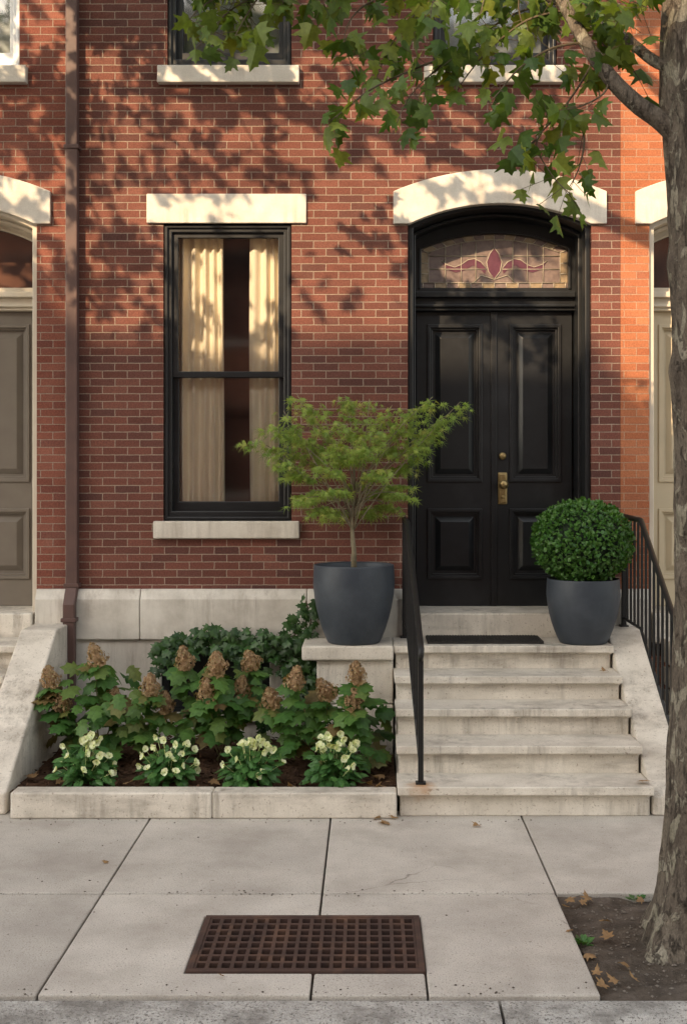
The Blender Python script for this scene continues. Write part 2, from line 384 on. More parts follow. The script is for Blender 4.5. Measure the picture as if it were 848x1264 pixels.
for j in range(ny):
    for i in range(nx): mb.f.append((j*(nx+1)+i, j*(nx+1)+i+1, (j+1)*(nx+1)+i+1, (j+1)*(nx+1)+i))
struct(mb.build('tree_pit_soil', M['soil'], smooth=True))
def grit(name, n, fx, sizes, mat):
    mb = MB()
    for i in range(n):
        x, y, zz = fx(); s = R.choice(sizes)
        mb.add([Vector((x, y, zz))+Vector((dx*s*R.uniform(.6, 1.4), dy*s*R.uniform(.6, 1.4), dz*s*.6)) for dx, dy, dz in ((1, 0, 0), (-1, 0, 0), (0, 1, 0), (0, -1, 0), (0, 0, 1), (0, 0, -1))],
               [(0, 2, 4), (2, 1, 4), (1, 3, 4), (3, 0, 4), (2, 0, 5), (1, 2, 5), (3, 1, 5), (0, 3, 5)])
    struct(mb.build(name, mat, recalc=False), 'stuff')
def pitpt():
    x, y = R.uniform(.92, 2.4), R.uniform(4.49, 5.55); return x, y, pitz(x, y)+.008
grit('pebbles', 1100, pitpt, [.003, .004, .005, .006, .009], M['pebble'])
def pavpt():
    while True:
        x = R.uniform(-2.3, 1.0); y = R.choice([R.uniform(4.48, 6.77), 6.77-abs(R.gauss(0, .05)), 4.47+abs(R.gauss(0, .06)), 5.565+R.gauss(0, .02)])
        if not (-.75 < x < .24 and 4.67 < y < 5.29) and not (x > .88 and y < 5.57): return x, y, .002
grit('pavement_grit', 330, pavpt, [.002, .0025, .003, .004, .004, .006], M['soil'])

# ------------------------------------------------------------------ houses
def door_bay(root, xc, dm, fm, kind):
    FD = FY+.17
    mb = MB()
    o = [(xc-.771, 3.835), (xc-.771, 4.07)]+arc(xc, .771, 4.07, .159)[1:-1]+[(xc+.771, 4.07), (xc+.771, 3.835)]+arc(xc, .656, 3.835, .147)[::-1]
    mb.plate(o, [], XZ(FY-.03), (0, .2, 0))
    mb.build('arch_lintel', M['stone'], root, bevel=.006)
    fr = MB()
    fr.plate(ring(xc, 1.0, (.664, 3.835, .15), (.625, 3.815, .148)), [], XZ(FY+.03), (0, .40, 0))
    fr.plate(ring(xc, 1.0, (.63, 3.81, .15), (.602, 3.795, .145)), [], XZ(FY+.19), (0, .238, 0))
    fr.build('door_frame', fm, root, bevel=.006)
    tb = MB(); tb.box(xc-.61, xc+.61, FD+.15, FD+.25, 3.255, 3.395); tb.box(xc-.6, xc+.6, FD+.105, FD+.2, 3.35, 3.392); tb.box(xc-.6, xc+.6, FD+.125, FD+.2, 3.28, 3.3)
    tb.build('transom_bar', fm, root, bevel=.006)
    lw, ls, lr = (.56, 3.725, .118) if kind == 'stained' else (.585, 3.76, .145)
    tw = MB(); tw.plate(rect(xc-.612, xc+.612, 3.396, 3.95), [archpoly(xc, lw, 3.43, ls, lr)], XZ(FD+.165), (0, .05, 0))
    tw.plate(ring(xc, 3.42, (lw+.015, ls+.004, lr+.01), (lw-.006, ls-.004, lr)), [], XZ(FD+.152), (0, .05, 0))
    t = tw.build('transom_window', fm, root, bevel=.004)
    if kind == 'stained':
        gy = FD+.2
        MB().plate(archpoly(xc, .562, 3.42, ls, lr), [], XZ(gy), (0, .01, 0)).build('stained_glass', M['sg_back'], t)
        i0 = arc(xc, .498, 3.70, .098, 14); o0 = arc(xc, .553, 3.722, .116, 14)
        for k in range(14):
            if k % 2 == 0: MB().plate([o0[k], o0[k+1], i0[k+1], i0[k]], [], XZ(gy-.003), (0, .004, 0)).build('border_glass', M['sg_amber'], t)
        for k in range(12):
            a = xc-.54+1.08*k/12
            if k % 2: MB().plate(rect(a, a+.09, 3.432, 3.47), [], XZ(gy-.003), (0, .004, 0)).build('border_glass', M['sg_amber'], t)
        for a, b, c, e in ((-.498, -.553, 3.472, 3.70), (.498, .553, 3.472, 3.70)):
            MB().plate(rect(xc+min(a, b), xc+max(a, b), c, e), [], XZ(gy-.003), (0, .004, 0)).build('border_glass', M['sg_amber'], t)
        zc = 3.61
        def blob(pts): MB().plate(pts, [], XZ(gy-.004), (0, .004, 0)).build('flower_motif', M['sg_purple'], t)
        blob([(xc, zc-.11), (xc+.045, zc-.05), (xc+.058, zc+.02), (xc+.035, zc+.08), (xc, zc+.13), (xc-.035, zc+.08), (xc-.058, zc+.02), (xc-.045, zc-.05)])
        q = [(.06, -.03), (.10, .02), (.15, .045), (.2, .035), (.25, .0), (.3, -.02), (.36, .0), (.4, .03), (.36, -.035), (.29, -.06), (.22, -.04), (.16, -.005), (.11, -.03), (.07, -.07)]
        for s in (-1, 1): blob([(xc+s*u, zc+v) for u, v in q])
        ld = MB()
        def line(pts, r=.0034): ld.tube([Vector((u, gy-.005, v)) for u, v in pts], r, 6)
        line(arc(xc, .498, 3.70, .098, 24)); line([(xc-.54, 3.472), (xc+.54, 3.472)])
        line([(xc-.498, 3.472), (xc-.498, 3.70)]); line([(xc+.498, 3.472), (xc+.498, 3.70)])
        for zz in (3.54, 3.62): line([(xc-.553, zz), (xc-.498, zz)]); line([(xc+.498, zz), (xc+.553, zz)])
        for k in range(0, 15): line([o0[k], i0[k]])
        for k in range(13): a = xc-.54+1.08*k/12; line([(a, 3.432), (a, 3.472)])
        for a in (-.37, -.25, -.14, .14, .25, .37): line([(xc+a, 3.472), (xc+a, 3.74 if abs(a) > .3 else 3.77 if abs(a) > .2 else 3.788)])
        for zz in (3.575, 3.675): line([(xc-.498, zz), (xc-.06, zz)]); line([(xc+.06, zz), (xc+.498, zz)])
        for s in (-1, 1): line([(xc+s*u, zc+v) for u, v in q[:8]])
        line([(xc, zc-.11), (xc+.045, zc-.05), (xc+.058, zc+.02), (xc+.035, zc+.08), (xc, zc+.13), (xc-.035, zc+.08), (xc-.058, zc+.02), (xc-.045, zc-.05), (xc, zc-.11)])
        line([(xc, zc+.13), (xc, 3.797)])
        line([(xc-.16, 3.472), (xc-.1, 3.53), (xc, 3.497), (xc+.1, 3.53), (xc+.16, 3.472)])
        ld.build('lead_line', M['lead'], t, smooth=True)
    else:
        MB().plate(archpoly(xc, lw, 3.42, ls, lr), [], XZ(FD+.2), (0, .004, 0)).build('pane', M['glass'], t)
    for s in (0, 1):
        x0 = xc-.59 if s == 0 else xc+.003; x1 = xc-.003 if s == 0 else xc+.59
        y = FD+.205
        px0, px1 = x0+.095, x1-.095
        if s == 1: px0 += .03
        else: px1 -= .005
        pan = [(px0, px1, 1.24, 1.75), (px0, px1, 1.975, 3.145)]
        lf = MB(); lf.plate(rect(x0, x1, 1.024, 3.254), [rect(*p) for p in pan], XZ(y), (0, .045, 0))
        lf.box(x0+.01, x1-.01, y+.03, y+.04, 1.04, 3.24)
        if s == 0: lf.box(x1-.02, x1+.022, y-.014, y+.01, 1.024, 3.254)
        d = lf.build('door', dm, root, bevel=.003)
        for p in pan:
            a, b, c, e = p
            q = MB()
            q.plate(rect(a-.012, b+.012, c-.012, e+.012), [rect(a+.014, b-.014, c+.014, e-.014)], XZ(y-.014), (0, .03, 0))
            q.plate(rect(a+.012, b-.012, c+.012, e-.012), [rect(a+.03, b-.03, c+.03, e-.03)], XZ(y+.006), (0, .02, 0))
            i1, i2 = .05, .09
            q.add([(a+i1, y+.029, c+i1), (b-i1, y+.029, c+i1), (b-i1, y+.029, e-i1), (a+i1, y+.029, e-i1),
                   (a+i2, y+.004, c+i2), (b-i2, y+.004, c+i2), (b-i2, y+.004, e-i2), (a+i2, y+.004, e-i2)],
                  [(0, 1, 5, 4), (1, 2, 6, 5), (2, 3, 7, 6), (3, 0, 4, 7), (4, 5, 6, 7)])
            q.build('door_panel', dm, d, bevel=.004)
        if s == 1 and kind == 'stained':
            hx = x0+.06
            h = MB(); h.box(hx-.034, hx+.034, y-.012, y+.002, 1.795, 2.035)
            h.box(hx-.026, hx+.026, y-.02, y-.008, 1.805, 2.025)
            h.build('handle_plate', M['brass'], d, bevel=.006)
            def turned(prof, zc, name):
                n = 20; vs = []; fs = []
                for r_, dd in prof:
                    for j in range(n): an = 2*math.pi*j/n; vs.append((hx+r_*math.cos(an), y-dd, zc+r_*math.sin(an)))
                for ii in range(len(prof)-1):
                    for j in range(n): fs.append((ii*n+j, ii*n+(j+1) % n, (ii+1)*n+(j+1) % n, (ii+1)*n+j))
                fs.append(tuple((len(prof)-1)*n+j for j in range(n)))
                MB().add(vs, fs).build(name, M['brass'], d, smooth=True)
            turned([(.012, .018), (.014, .048), (.03, .063), (.036, .083), (.03, .103), (.012, .11)], 1.945, 'door_knob')
            turned([(.028, -.001), (.028, .016), (.017, .024)], 2.16, 'lock')
            turned([(.014, .019), (.014, .026), (.008, .028)], 1.85, 'keyhole')
    MB().box(xc-.655, xc+.655, FY-.08, FY+.45, .80, 1.022).build('threshold', M['marble'], root, bevel=.012)

def window(root, x0, x1, z0, z1, fm, glass, backing_panel=None, lintel=True, bm_='blind'):
    fr = MB(); fr.plate(rect(x0+.002, x1-.002, z0+.002, z1-.002), [rect(x0+.058, x1-.058, z0+.07, z1-.058)], XZ(FY+.03), (0, .17, 0))
    fr.plate(rect(x0+.004, x1-.004, z0+.004, z1-.004), [rect(x0+.03, x1-.03, z0+.03, z1-.03)], XZ(FY+.012), (0, .1, 0))
    w = fr.build('window', fm, root, bevel=.006)
    zm = z0+(z1-z0)*.495
    for (a, b, y) in ((zm-.022, z1-.05, FY+.055), (z0+.065, zm+.022, FY+.092)):
        lo = .044
        bt = .075 if a < zm-.1 else .044
        s = MB(); s.plate(rect(x0+.05, x1-.05, a, b), [rect(x0+.1, x1-.1, a+bt, b-lo)], XZ(y), (0, .036, 0))
        s.build('sash', fm, w, bevel=.005)
        MB().add([(x0+.09, y+.02, a+bt-.01), (x1-.09, y+.02, a+bt-.01), (x1-.09, y+.02, b-lo+.01), (x0+.09, y+.02, b-lo+.01)], [(0, 1, 2, 3)]).build('pane', glass, w, recalc=False)
    MB().box(x0-.065, x1+.058, FY-.055, FY+.1, z0-.125, z0).build('sill', M['stone'], w, bevel=.008)
    if lintel: MB().box(x0-.118, x1+.108, FY-.022, FY+.15, z1, z1+.212).build('lintel', M['stone'], w, bevel=.006)
    if backing_panel is not None:
        bl = MB(); bl.box(x0+.07, x1-.07, FY+.2, FY+.205, backing_panel, z1-.05); bl.box(x0+.07, x1-.07, FY+.19, FY+.215, backing_panel-.03, backing_panel)  # panel added behind the upper glass to give it a bluish-grey tone
        bl.build('blind', M[bm_], w)
    return w

def house(label, x0, x1, brick, holes, group=None):
    root = thing('brick_house', label, 'house', ((x0+x1)/2, FY, 0), group)
    mb = MB(); mb.plate(rect(x0, x1, 0, 9), holes, XZ(FY), (0, .3, 0))
    mb.box(x0, x0+.15, FY+.302, 16, 0, 9); mb.box(x1-.15, x1, FY+.302, 16, 0, 9); mb.box(x0+.152, x1-.152, 15.8, 16, 0, 9)
    mb.build('wall', brick, root)
    MB().box(x0+.152, x1-.152, 8.93, 8.98, 0, 8.99).build('interior_wall', M['room'], root)
    MB().box(x0, x1, FY+.002, 16, 9.003, 9.15).build('roof', M['asphalt'], root)
    c = MB(); c.box(x0, x1, FY-.3, FY-.002, 8.85, 9.1); c.box(x0, x1, FY-.15, FY-.002, 8.45, 8.845)
    c.build('cornice', M['black'], root, bevel=.02)
    return root
XL, XR = -2.18, 1.82
WIN = (-1.494, -.565, 1.682, 3.841)
UPL = (-1.465, -.565, 4.975, 7.1); UPR = (.46, 1.36, 4.975, 7.1)
DX = .944
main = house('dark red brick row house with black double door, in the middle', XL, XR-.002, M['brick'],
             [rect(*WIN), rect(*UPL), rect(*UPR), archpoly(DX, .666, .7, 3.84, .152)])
door_bay(main, DX, M['black'], M['black'], 'stained')
window(main, *WIN, M['black'], M['glass'])
window(main, *UPL, M['black'], M['glass_up'], 5.03, False); window(main, *UPR, M['black'], M['glass_up'], 5.03, False)
LX = -3.078
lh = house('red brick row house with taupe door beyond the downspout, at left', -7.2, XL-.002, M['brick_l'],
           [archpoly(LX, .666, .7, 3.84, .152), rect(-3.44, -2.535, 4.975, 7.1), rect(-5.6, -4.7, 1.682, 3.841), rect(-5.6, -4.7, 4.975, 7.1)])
door_bay(lh, LX, M['taupe'], M['cream'], 'plain')
window(lh, -3.44, -2.535, 4.975, 7.1, M['white'], M['glass_up'], 5.03, False, 'blind_pale')
window(lh, -5.6, -4.7, 1.682, 3.841, M['white'], M['glass']); window(lh, -5.6, -4.7, 4.975, 7.1, M['white'], M['glass_up'], 5.03, False)
RX = 2.695
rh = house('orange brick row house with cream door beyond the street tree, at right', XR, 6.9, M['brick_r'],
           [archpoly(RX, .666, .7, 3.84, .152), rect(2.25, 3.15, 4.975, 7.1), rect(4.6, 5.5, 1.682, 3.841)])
door_bay(rh, RX, M['creamdoor'], M['cream'], 'plain')
window(rh, 2.25, 3.15, 4.975, 7.1, M['white'], M['glass_up'], 5.03, False); window(rh, 4.6, 5.5, 1.682, 3.841, M['white'], M['glass'])
def base(root, x0, x1, joints, hole=None):
    js = [x0]+joints+[x1]
    b = MB()
    for a, c in zip(js[:-1], js[1:]):
        b.plate([(FY+.05, .83), (FY-.075, .83), (FY-.075, 1.12), (FY-.035, 1.19), (FY+.05, 1.19)], [], lambda u, v: (a+.002, u, v), (c-a-.004, 0, 0))
    b.build('water_table', M['base'], root, bevel=.008)
    lo = MB(); lo.plate(rect(x0+.002, x1-.002, .0, .826), [hole] if hole else [], XZ(FY-.04), (0, .035, 0))
    return lo.build('base_course', M['base'], root, bevel=.006)
BW = rect(-1.5, -.72, .3, .77)
bc = base(main, XL, DX-.67, [-1.65, -.45], BW)
bw = MB(); bw.plate(rect(-1.5, -.72, .3, .77), [rect(-1.45, -.77, .34, .73)], XZ(FY-.02), (0, .014, 0)); bw.box(-1.12, -1.09, FY-.018, FY-.007, .34, .73)
b_ = bw.build('basement_window', M['black'], main)
MB().add([(-1.46, FY-.004, .33), (-.76, FY-.004, .33), (-.76, FY-.004, .74), (-1.46, FY-.004, .74)], [(0, 1, 2, 3)]).build('pane', M['iron'], b_, recalc=False)
MB().box(-1.56, -.66, FY-.075, FY-.042, .235, .298).build('sill', M['base'], b_, bevel=.006)
base(main, DX+.67, XR, [])
base(lh, LX+.67, XL, []); base(lh, -7.2, LX-.67, [-6, -5])
base(rh, XR, RX-.67, []); base(rh, RX+.67, 6.9, [4.5])
d = MB(); x0, x1 = -2.185, -2.1
def flatpipe(mb, pts):
    vs, fs = [], []
    for (y, z) in pts:
        for dx, dy in ((0, 0), (1, 0), (1, 1), (0, 1)): vs.append((x0+(x1-x0)*dx, y+.065*dy, z))
    for i in range(len(pts)-1):
        for k in range(4): fs.append((i*4+k, i*4+(k+1) % 4, i*4+4+(k+1) % 4, i*4+4+k))
    fs += [(3, 2, 1, 0), tuple(len(vs)-4+k for k in range(4))]; mb.add(vs, fs)
flatpipe(d, [(FY-.075, 8.4), (FY-.075, 1.21), (FY-.155, 1.09), (FY-.155, .14)])
ds = d.build('downspout', M['downspout'], main, bevel=.008)
for z, ya, yb in ((4.38, .083, .001), (1.22, .083, .001), (6.5, .083, .001), (.98, .163, .08)):
    MB().box(x0-.012, x1+.012, FY-ya, FY-yb, z-.014, z+.014).build('bracket', M['downspout'], ds, bevel=.003)

def curtain(xa, xb, label, ph):
    mb = MB(); nx, nz_ = 90, 30
    for j in range(nz_+1):
        z = 1.75+(3.80-1.75)*j/nz_
        for i in range(nx+1):
            t = i/nx
            s_ = math.sin(t*2*math.pi*(xb-xa)/.072+ph+.5*math.sin(t*7+ph))
            y = FY+.178+.02*s_+.006*math.sin(t*23+ph*2+z*.5)
            mb.v.append((xa+(xb-xa)*t+.006*math.sin(z*1.6+t*5), y, z))
    for j in range(nz_):
        for i in range(nx): mb.f.append((j*(nx+1)+i, j*(nx+1)+i+1, (j+1)*(nx+1)+i+1, (j+1)*(nx+1)+i))
    o = mb.build('curtain', M['curtain'], loc=((xa+xb)/2, FY+.178, 1.75), smooth=True, recalc=False)
    tag(o, label, 'curtain')
curtain(-1.42, -1.075, 'wider cream curtain at left behind the black sash window', .3)
curtain(-.885, -.64, 'narrower cream curtain at right behind the black sash window', 1.7)

# ------------------------------------------------------------------ stoops
STZ = [.185, .36, .53, .69, .85]
def stoop(label, xl, xr, cheeks, plinth=None):
    root = thing('front_steps', label, 'steps', ((xl+xr)/2, 7.6, 0))
    for k in range(5):
        yf = 6.78+.28*k; zb = 0 if k == 0 else STZ[k-1]-.02; zt = STZ[k]
        s = MB(); s.box(xl+.014, xr-.014, yf+.055, 8.335, zb, zt-.052)
        s.box(xl, xr, yf, (8.336 if k == 4 else yf+.34), zt-.05, zt)
        s.box(xl+.008, xr-.008, yf+.038, 8.33, zt-.066, zt-.051)
        s.build('step', M['marble'], root, bevel=.018, segs=4)
    for (a, b, pts) in cheeks:
        c = MB(); c.plate([(8.33, 0), (8.33, pts[0][1])]+pts+[(pts[-1][0], 0)], [], lambda u, v: (a, u, v), (b-a, 0, 0))
        c.build('cheek_wall', M['marble'], root, bevel=.014, segs=3)
    if plinth:
        a, b = plinth
        p = MB(); p.box(a+.1, b, 7.925, 8.333, .45, .748); p.box(a+.09, b, 7.915, 8.333, .06, .444)
        pl = p.build('plinth', M['marble'], root, bevel=.01)
        MB().box(a, b+.001, 7.875, 8.334, .752, .852).build('plinth_slab', M['marble'], pl, bevel=.014, segs=3)
    return root
CK = [(7.98, .95), (6.86, .13)]
stoop('five worn marble steps rising to the black double door', .165, 1.666, [(1.668, 1.9, [(8.16, .93), (6.84, .12)])], (-.46, .162))
stoop('neighbouring marble steps with sloping cheek wall left of the flower bed', -3.75, -2.402, [(-2.40, -2.15, CK)])
stoop('neighbouring marble steps behind the tree trunk at right', 2.1, 3.5, [])

# ------------------------------------------------------------------ handrails
def rail(label, pts, floor, n):
    root = thing('handrail', label, 'handrail', (pts[0].x, (pts[0].y+pts[-1].y)/2, floor(pts[-1].y)))
    t = MB(); e = pts[-1]
    t.tube(pts+[e+Vector((0, -.035, -.012)), e+Vector((0, -.05, -.05)), e+Vector((0, -.035, -.08))], [.019]*len(pts)+[.019, .017, .013], 10)
    t.build('top_rail', M['iron'], root, smooth=True)
    bpts = [p-Vector((0, 0, .73)) for p in pts]
    MB().tube(bpts, .011, 8).build('bottom_rail', M['iron'], root, smooth=True)
    def at(y):
        for a, b in zip(pts[:-1], pts[1:]):
            if b.y <= y <= a.y:
                return a.lerp(b, (a.y-y)/(a.y-b.y))
        return pts[-1]
    for p in (pts[0], pts[-1]):
        q = MB(); fz = floor(p.y); w = .016; q.box(p.x-w, p.x+w, p.y-w, p.y+w, fz, p.z-.005); q.box(p.x-.03, p.x+.03, p.y-.03, p.y+.03, fz, fz+.012)
        q.build('post', M['iron'], root, bevel=.003)
    for i in range(1, n):
        y = pts[0].y+(pts[-1].y-pts[0].y)*i/n; p = at(y); w = .0075
        MB().box(p.x-w, p.x+w, p.y-w, p.y+w, p.z-.73, p.z-.01).build('baluster', M['iron'], root)
    return root
def stepz(y):
    k = int((y-6.78)/.28); return STZ[max(0, min(4, k))]
rail('black iron handrail beside the potted maple, on the left of the steps', [Vector((.25, 8.3, 1.70)), Vector((.258, 7.9, 1.69)), Vector((.303, 6.86, 1.0))], stepz, 13)
def ckz(y): return .93 if y > 8.16 else .12+(y-6.84)/(8.16-6.84)*.81
rail('black iron handrail behind the boxwood, on the right cheek wall', [Vector((1.82, 8.3, 1.72)), Vector((1.825, 7.8, 1.71)), Vector((1.83, 6.92, 1.12))], ckz, 13)

m_ = MB(); m_.box(.40, 1.2, 7.98, 8.29, .852, .868)
for i in range(39): m_.box(.41+i*.02, .418+i*.02, 7.985, 8.285, .866, .873)
tag(m_.build('doormat', M['mat'], loc=(.8, 8.13, .85)), 'dark ribbed doormat on the top step before the double door', 'doormat')

g = thing('drain_grate', 'rusty iron grate with square holes set in the pavement', 'grate', (-.26, 4.975, 0))
fx0, fx1, fy0, fy1 = -.742, .226, 4.677, 5.275
MB().plate([(fx0, fy0), (fx1, fy0), (fx1, fy1), (fx0, fy1)], [[(fx0+.026, fy0+.026), (fx1-.026, fy0+.026), (fx1-.026, fy1-.026), (fx0+.026, fy1-.026)]], lambda u, v: (u, v, -.03), (0, 0, .037)).build('frame', M['rust'], g, bevel=.003)
b = MB(); n1, n2 = 18, 8; w = fx1-fx0-.056; h = fy1-fy0-.056
hs = []
for i in range(n1):
    for j in range(n2):
        cx = fx0+.028+w*(i+.5)/n1; cy = fy0+.028+h*(j+.5)/n2; a, c = w/n1*.345, h/n2*.365
        hs.append([(cx-a, cy-c), (cx+a, cy-c), (cx+a, cy+c), (cx-a, cy+c)])
b.plate([(fx0+.027, fy0+.027), (fx1-.027, fy0+.027), (fx1-.027, fy1-.027), (fx0+.027, fy1-.027)], hs, lambda u, v: (u, v, -.022), (0, 0, .025))
b.build('grid', M['rust'], g)

pk = thing('planter_kerb', 'low stone kerb along the front of the flower bed', 'kerb', (-.97, 6.85, 0))
MB().box(-2.10, -.921, 6.777, 6.92, 0, .154).build('kerb_block', M['marble'], pk, bevel=.012, segs=3)
MB().box(-.919, .16, 6.78, 6.92, 0, .153).build('kerb_block', M['marble'], pk, bevel=.012, segs=3)
mb = MB()
nx, ny = 70, 50
for j in range(ny+1):
    for i in range(nx+1):
        x = -2.148+2.31*i/nx; y = 6.921+1.445*j/ny
        mb.v.append((x, y, .105+.03*mnoise.noise(Vector((x*5, y*5, 1)))+.01*mnoise.noise(Vector((x*25, y*25, 1)))))
for j in range(ny):
    for i in range(nx): mb.f.append((j*(nx+1)+i, j*(nx+1)+i+1, (j+1)*(nx+1)+i+1, (j+1)*(nx+1)+i))
for i in range(3000):
    x, y = R.uniform(-2.13, .15), R.uniform(6.94, 8.33)
    p = Vector((x, y, .118+.03*mnoise.noise(Vector((x*5, y*5, 1)))+R.uniform(0, .012)))
    dd = rv(); dd.z *= .4; nn = Vector((R.uniform(-.6, .6), R.uniform(-.6, .6), 1))
    leaf(mb, p, dd, nn, R.uniform(.02, .05), oval(R.uniform(.12, .3)), .1, 0)
struct(mb.build('mulch', M['mulch'], recalc=False), 'stuff')

# ------------------------------------------------------------------ pots
def pot(label, x, y, z0, r, h):
    root = thing('planter_pot', label, 'pot', (x, y, z0))
    prof = []
    for t in [0, .01, .04, .1, .2, .32, .45, .6, .75, .88, .95, .985, 1.0]:
        prof.append((r*(.60+.40*math.sin(min(1, t*1.15+.02)*math.pi/2)**.8)-(.008 if t == 0 else 0)-(r*.025*max(0, (t-.75)/.25)), z0+h*t))
    prof += [(r*.945, z0+h+.002), (r*.92, z0+h-.012), (r*.9, z0+h-.08)]
    MB().lathe(x, y, prof, 64).build('bowl', M['pot'], root, smooth=True)
    s = MB(); s.lathe(x, y, [(r*.91, z0+h-.06), (r*.6, z0+h-.035), (.02, z0+h-.03)], 32); s.build('potting_soil', M['soil'], root)
    return root
pot('large slate pot holding the lacy maple, left of the steps', -.108, 8.06, .852, .285, .54)
pot('smaller slate pot holding the boxwood ball, right of the doormat', 1.485, 8.06, .85, .256, .445)

mp = thing('maple_tree', 'small lacy leaved maple growing in the large slate pot', 'small tree', (-.108, 8.06, 1.35))
tips = [(314, 541), (334, 524), (350, 507), (366, 486), (395, 498), (426, 488), (456, 492), (484, 500), (510, 504), (534, 490), (568, 496), (547, 516), (520, 540), (490, 545), (460, 530),
        (428, 522), (398, 524), (368, 536), (343, 564), (360, 584), (400, 572), (430, 560), (465, 576), (496, 576), (515, 560), (380, 608), (410, 604), (440, 594), (470, 608), (494, 598), (350, 548), (538, 536), (385, 552), (446, 550),
        (390, 632), (480, 626), (415, 545), (505, 522), (412, 638), (460, 634), (368, 618), (500, 612)]
tr = MB(); root_p = Vector((-.108, 8.06, 1.34)); fork = P(434, 640, 8.05)
tr.tube([root_p, P(437, 680, 8.06), P(435, 660, 8.05), fork, P(438, 612, 8.05), P(434, 585, 8.04)], [.021, .016, .0145, .012, .008, .004], 8)
lv = MB()
def quad(a, b, c, t): return a*(1-t)**2+b*2*t*(1-t)+c*t*t
for i, (x, y) in enumerate(tips):
    D = 8.0+R.uniform(-.34, .3)*(1-.4*abs(x-440)/140)
    tip = P(x, y, D)
    b0 = (fork, P(438, 612, 8.05), P(436, 655, 8.05), P(437, 622, 8.05))[i % 4] if y < 590 else P(437, 625, 8.05)
    ctrl = b0.lerp(tip, .45)+Vector((R.uniform(-.04, .04), 0, .07+R.uniform(0, .06)))
    pts = [quad(b0, ctrl, tip, k/7) for k in range(8)]
    tr.tube(pts, [.0045*(1-.75*k/7)+.0009 for k in range(8)], 6)
    flat = R.uniform(.006, .011); side = R.uniform(.036, .056)
    for k in range(50):
        t = R.uniform(.66, 1.0)**.8; c = quad(b0, ctrl, tip, t)
        ox = max(-1.7, min(1.7, R.gauss(0, 1)))*side; oy = max(-1.8, min(1.8, R.gauss(0, 1)))*side
        p = c+Vector((ox*1.2, oy, R.gauss(0, flat)-.3*abs(ox)-.02*R.random()))
        if p.y > 8.36 and p.x < .25: p.y = 8.36
        dd = Vector((R.gauss(0, .5)+(p.x+.1)*1.8, R.gauss(-.3, .5), R.uniform(-1.3, -.1)))
        nn = Vector((R.gauss(0, .4), R.gauss(-.6, .35), 1))
        leaf(lv, p, dd, nn, R.uniform(.042, .074), PALM, .1, .3)
tr.build('trunk', M['mtwig'], mp, smooth=True); lv.build('crown', M['jmap'], mp, recalc=False)

bx = thing('boxwood', 'clipped round boxwood ball in the smaller slate pot', 'shrub', (1.485, 8.06, 1.27))
c = Vector((1.477, 8.06, 1.552)); rx, rz = .345, .285
lv = MB()
for i in range(5600):
    v = rv(); bulge = 1+.05*mnoise.noise(v*3.5)+.045*mnoise.noise(v*8)
    rr = bulge*(1-abs(R.gauss(0, .06)))+(.05 if R.random() < .03 else 0)
    p = c+Vector((v.x*rx, v.y*rx, v.z*rz))*rr
    dd = (v*.6+rv()*.9+Vector((0, 0, .3))); leaf(lv, p, dd, v+rv()*.6, R.uniform(.02, .038), BOXL, .2, .1)
lv.build('foliage', M['box'], bx, recalc=False)
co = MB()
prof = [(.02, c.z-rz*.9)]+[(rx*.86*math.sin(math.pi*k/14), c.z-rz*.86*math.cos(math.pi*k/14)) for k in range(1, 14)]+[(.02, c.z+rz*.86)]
co.lathe(c.x, c.y, prof, 32); co.tube([(c.x, c.y, 1.25), (c.x, c.y, 1.5)], .02, 8); co.build('stem', M['boxcore'], bx, smooth=True)  # mostly an added dark filler core inside the leaf shell, plus a short stem

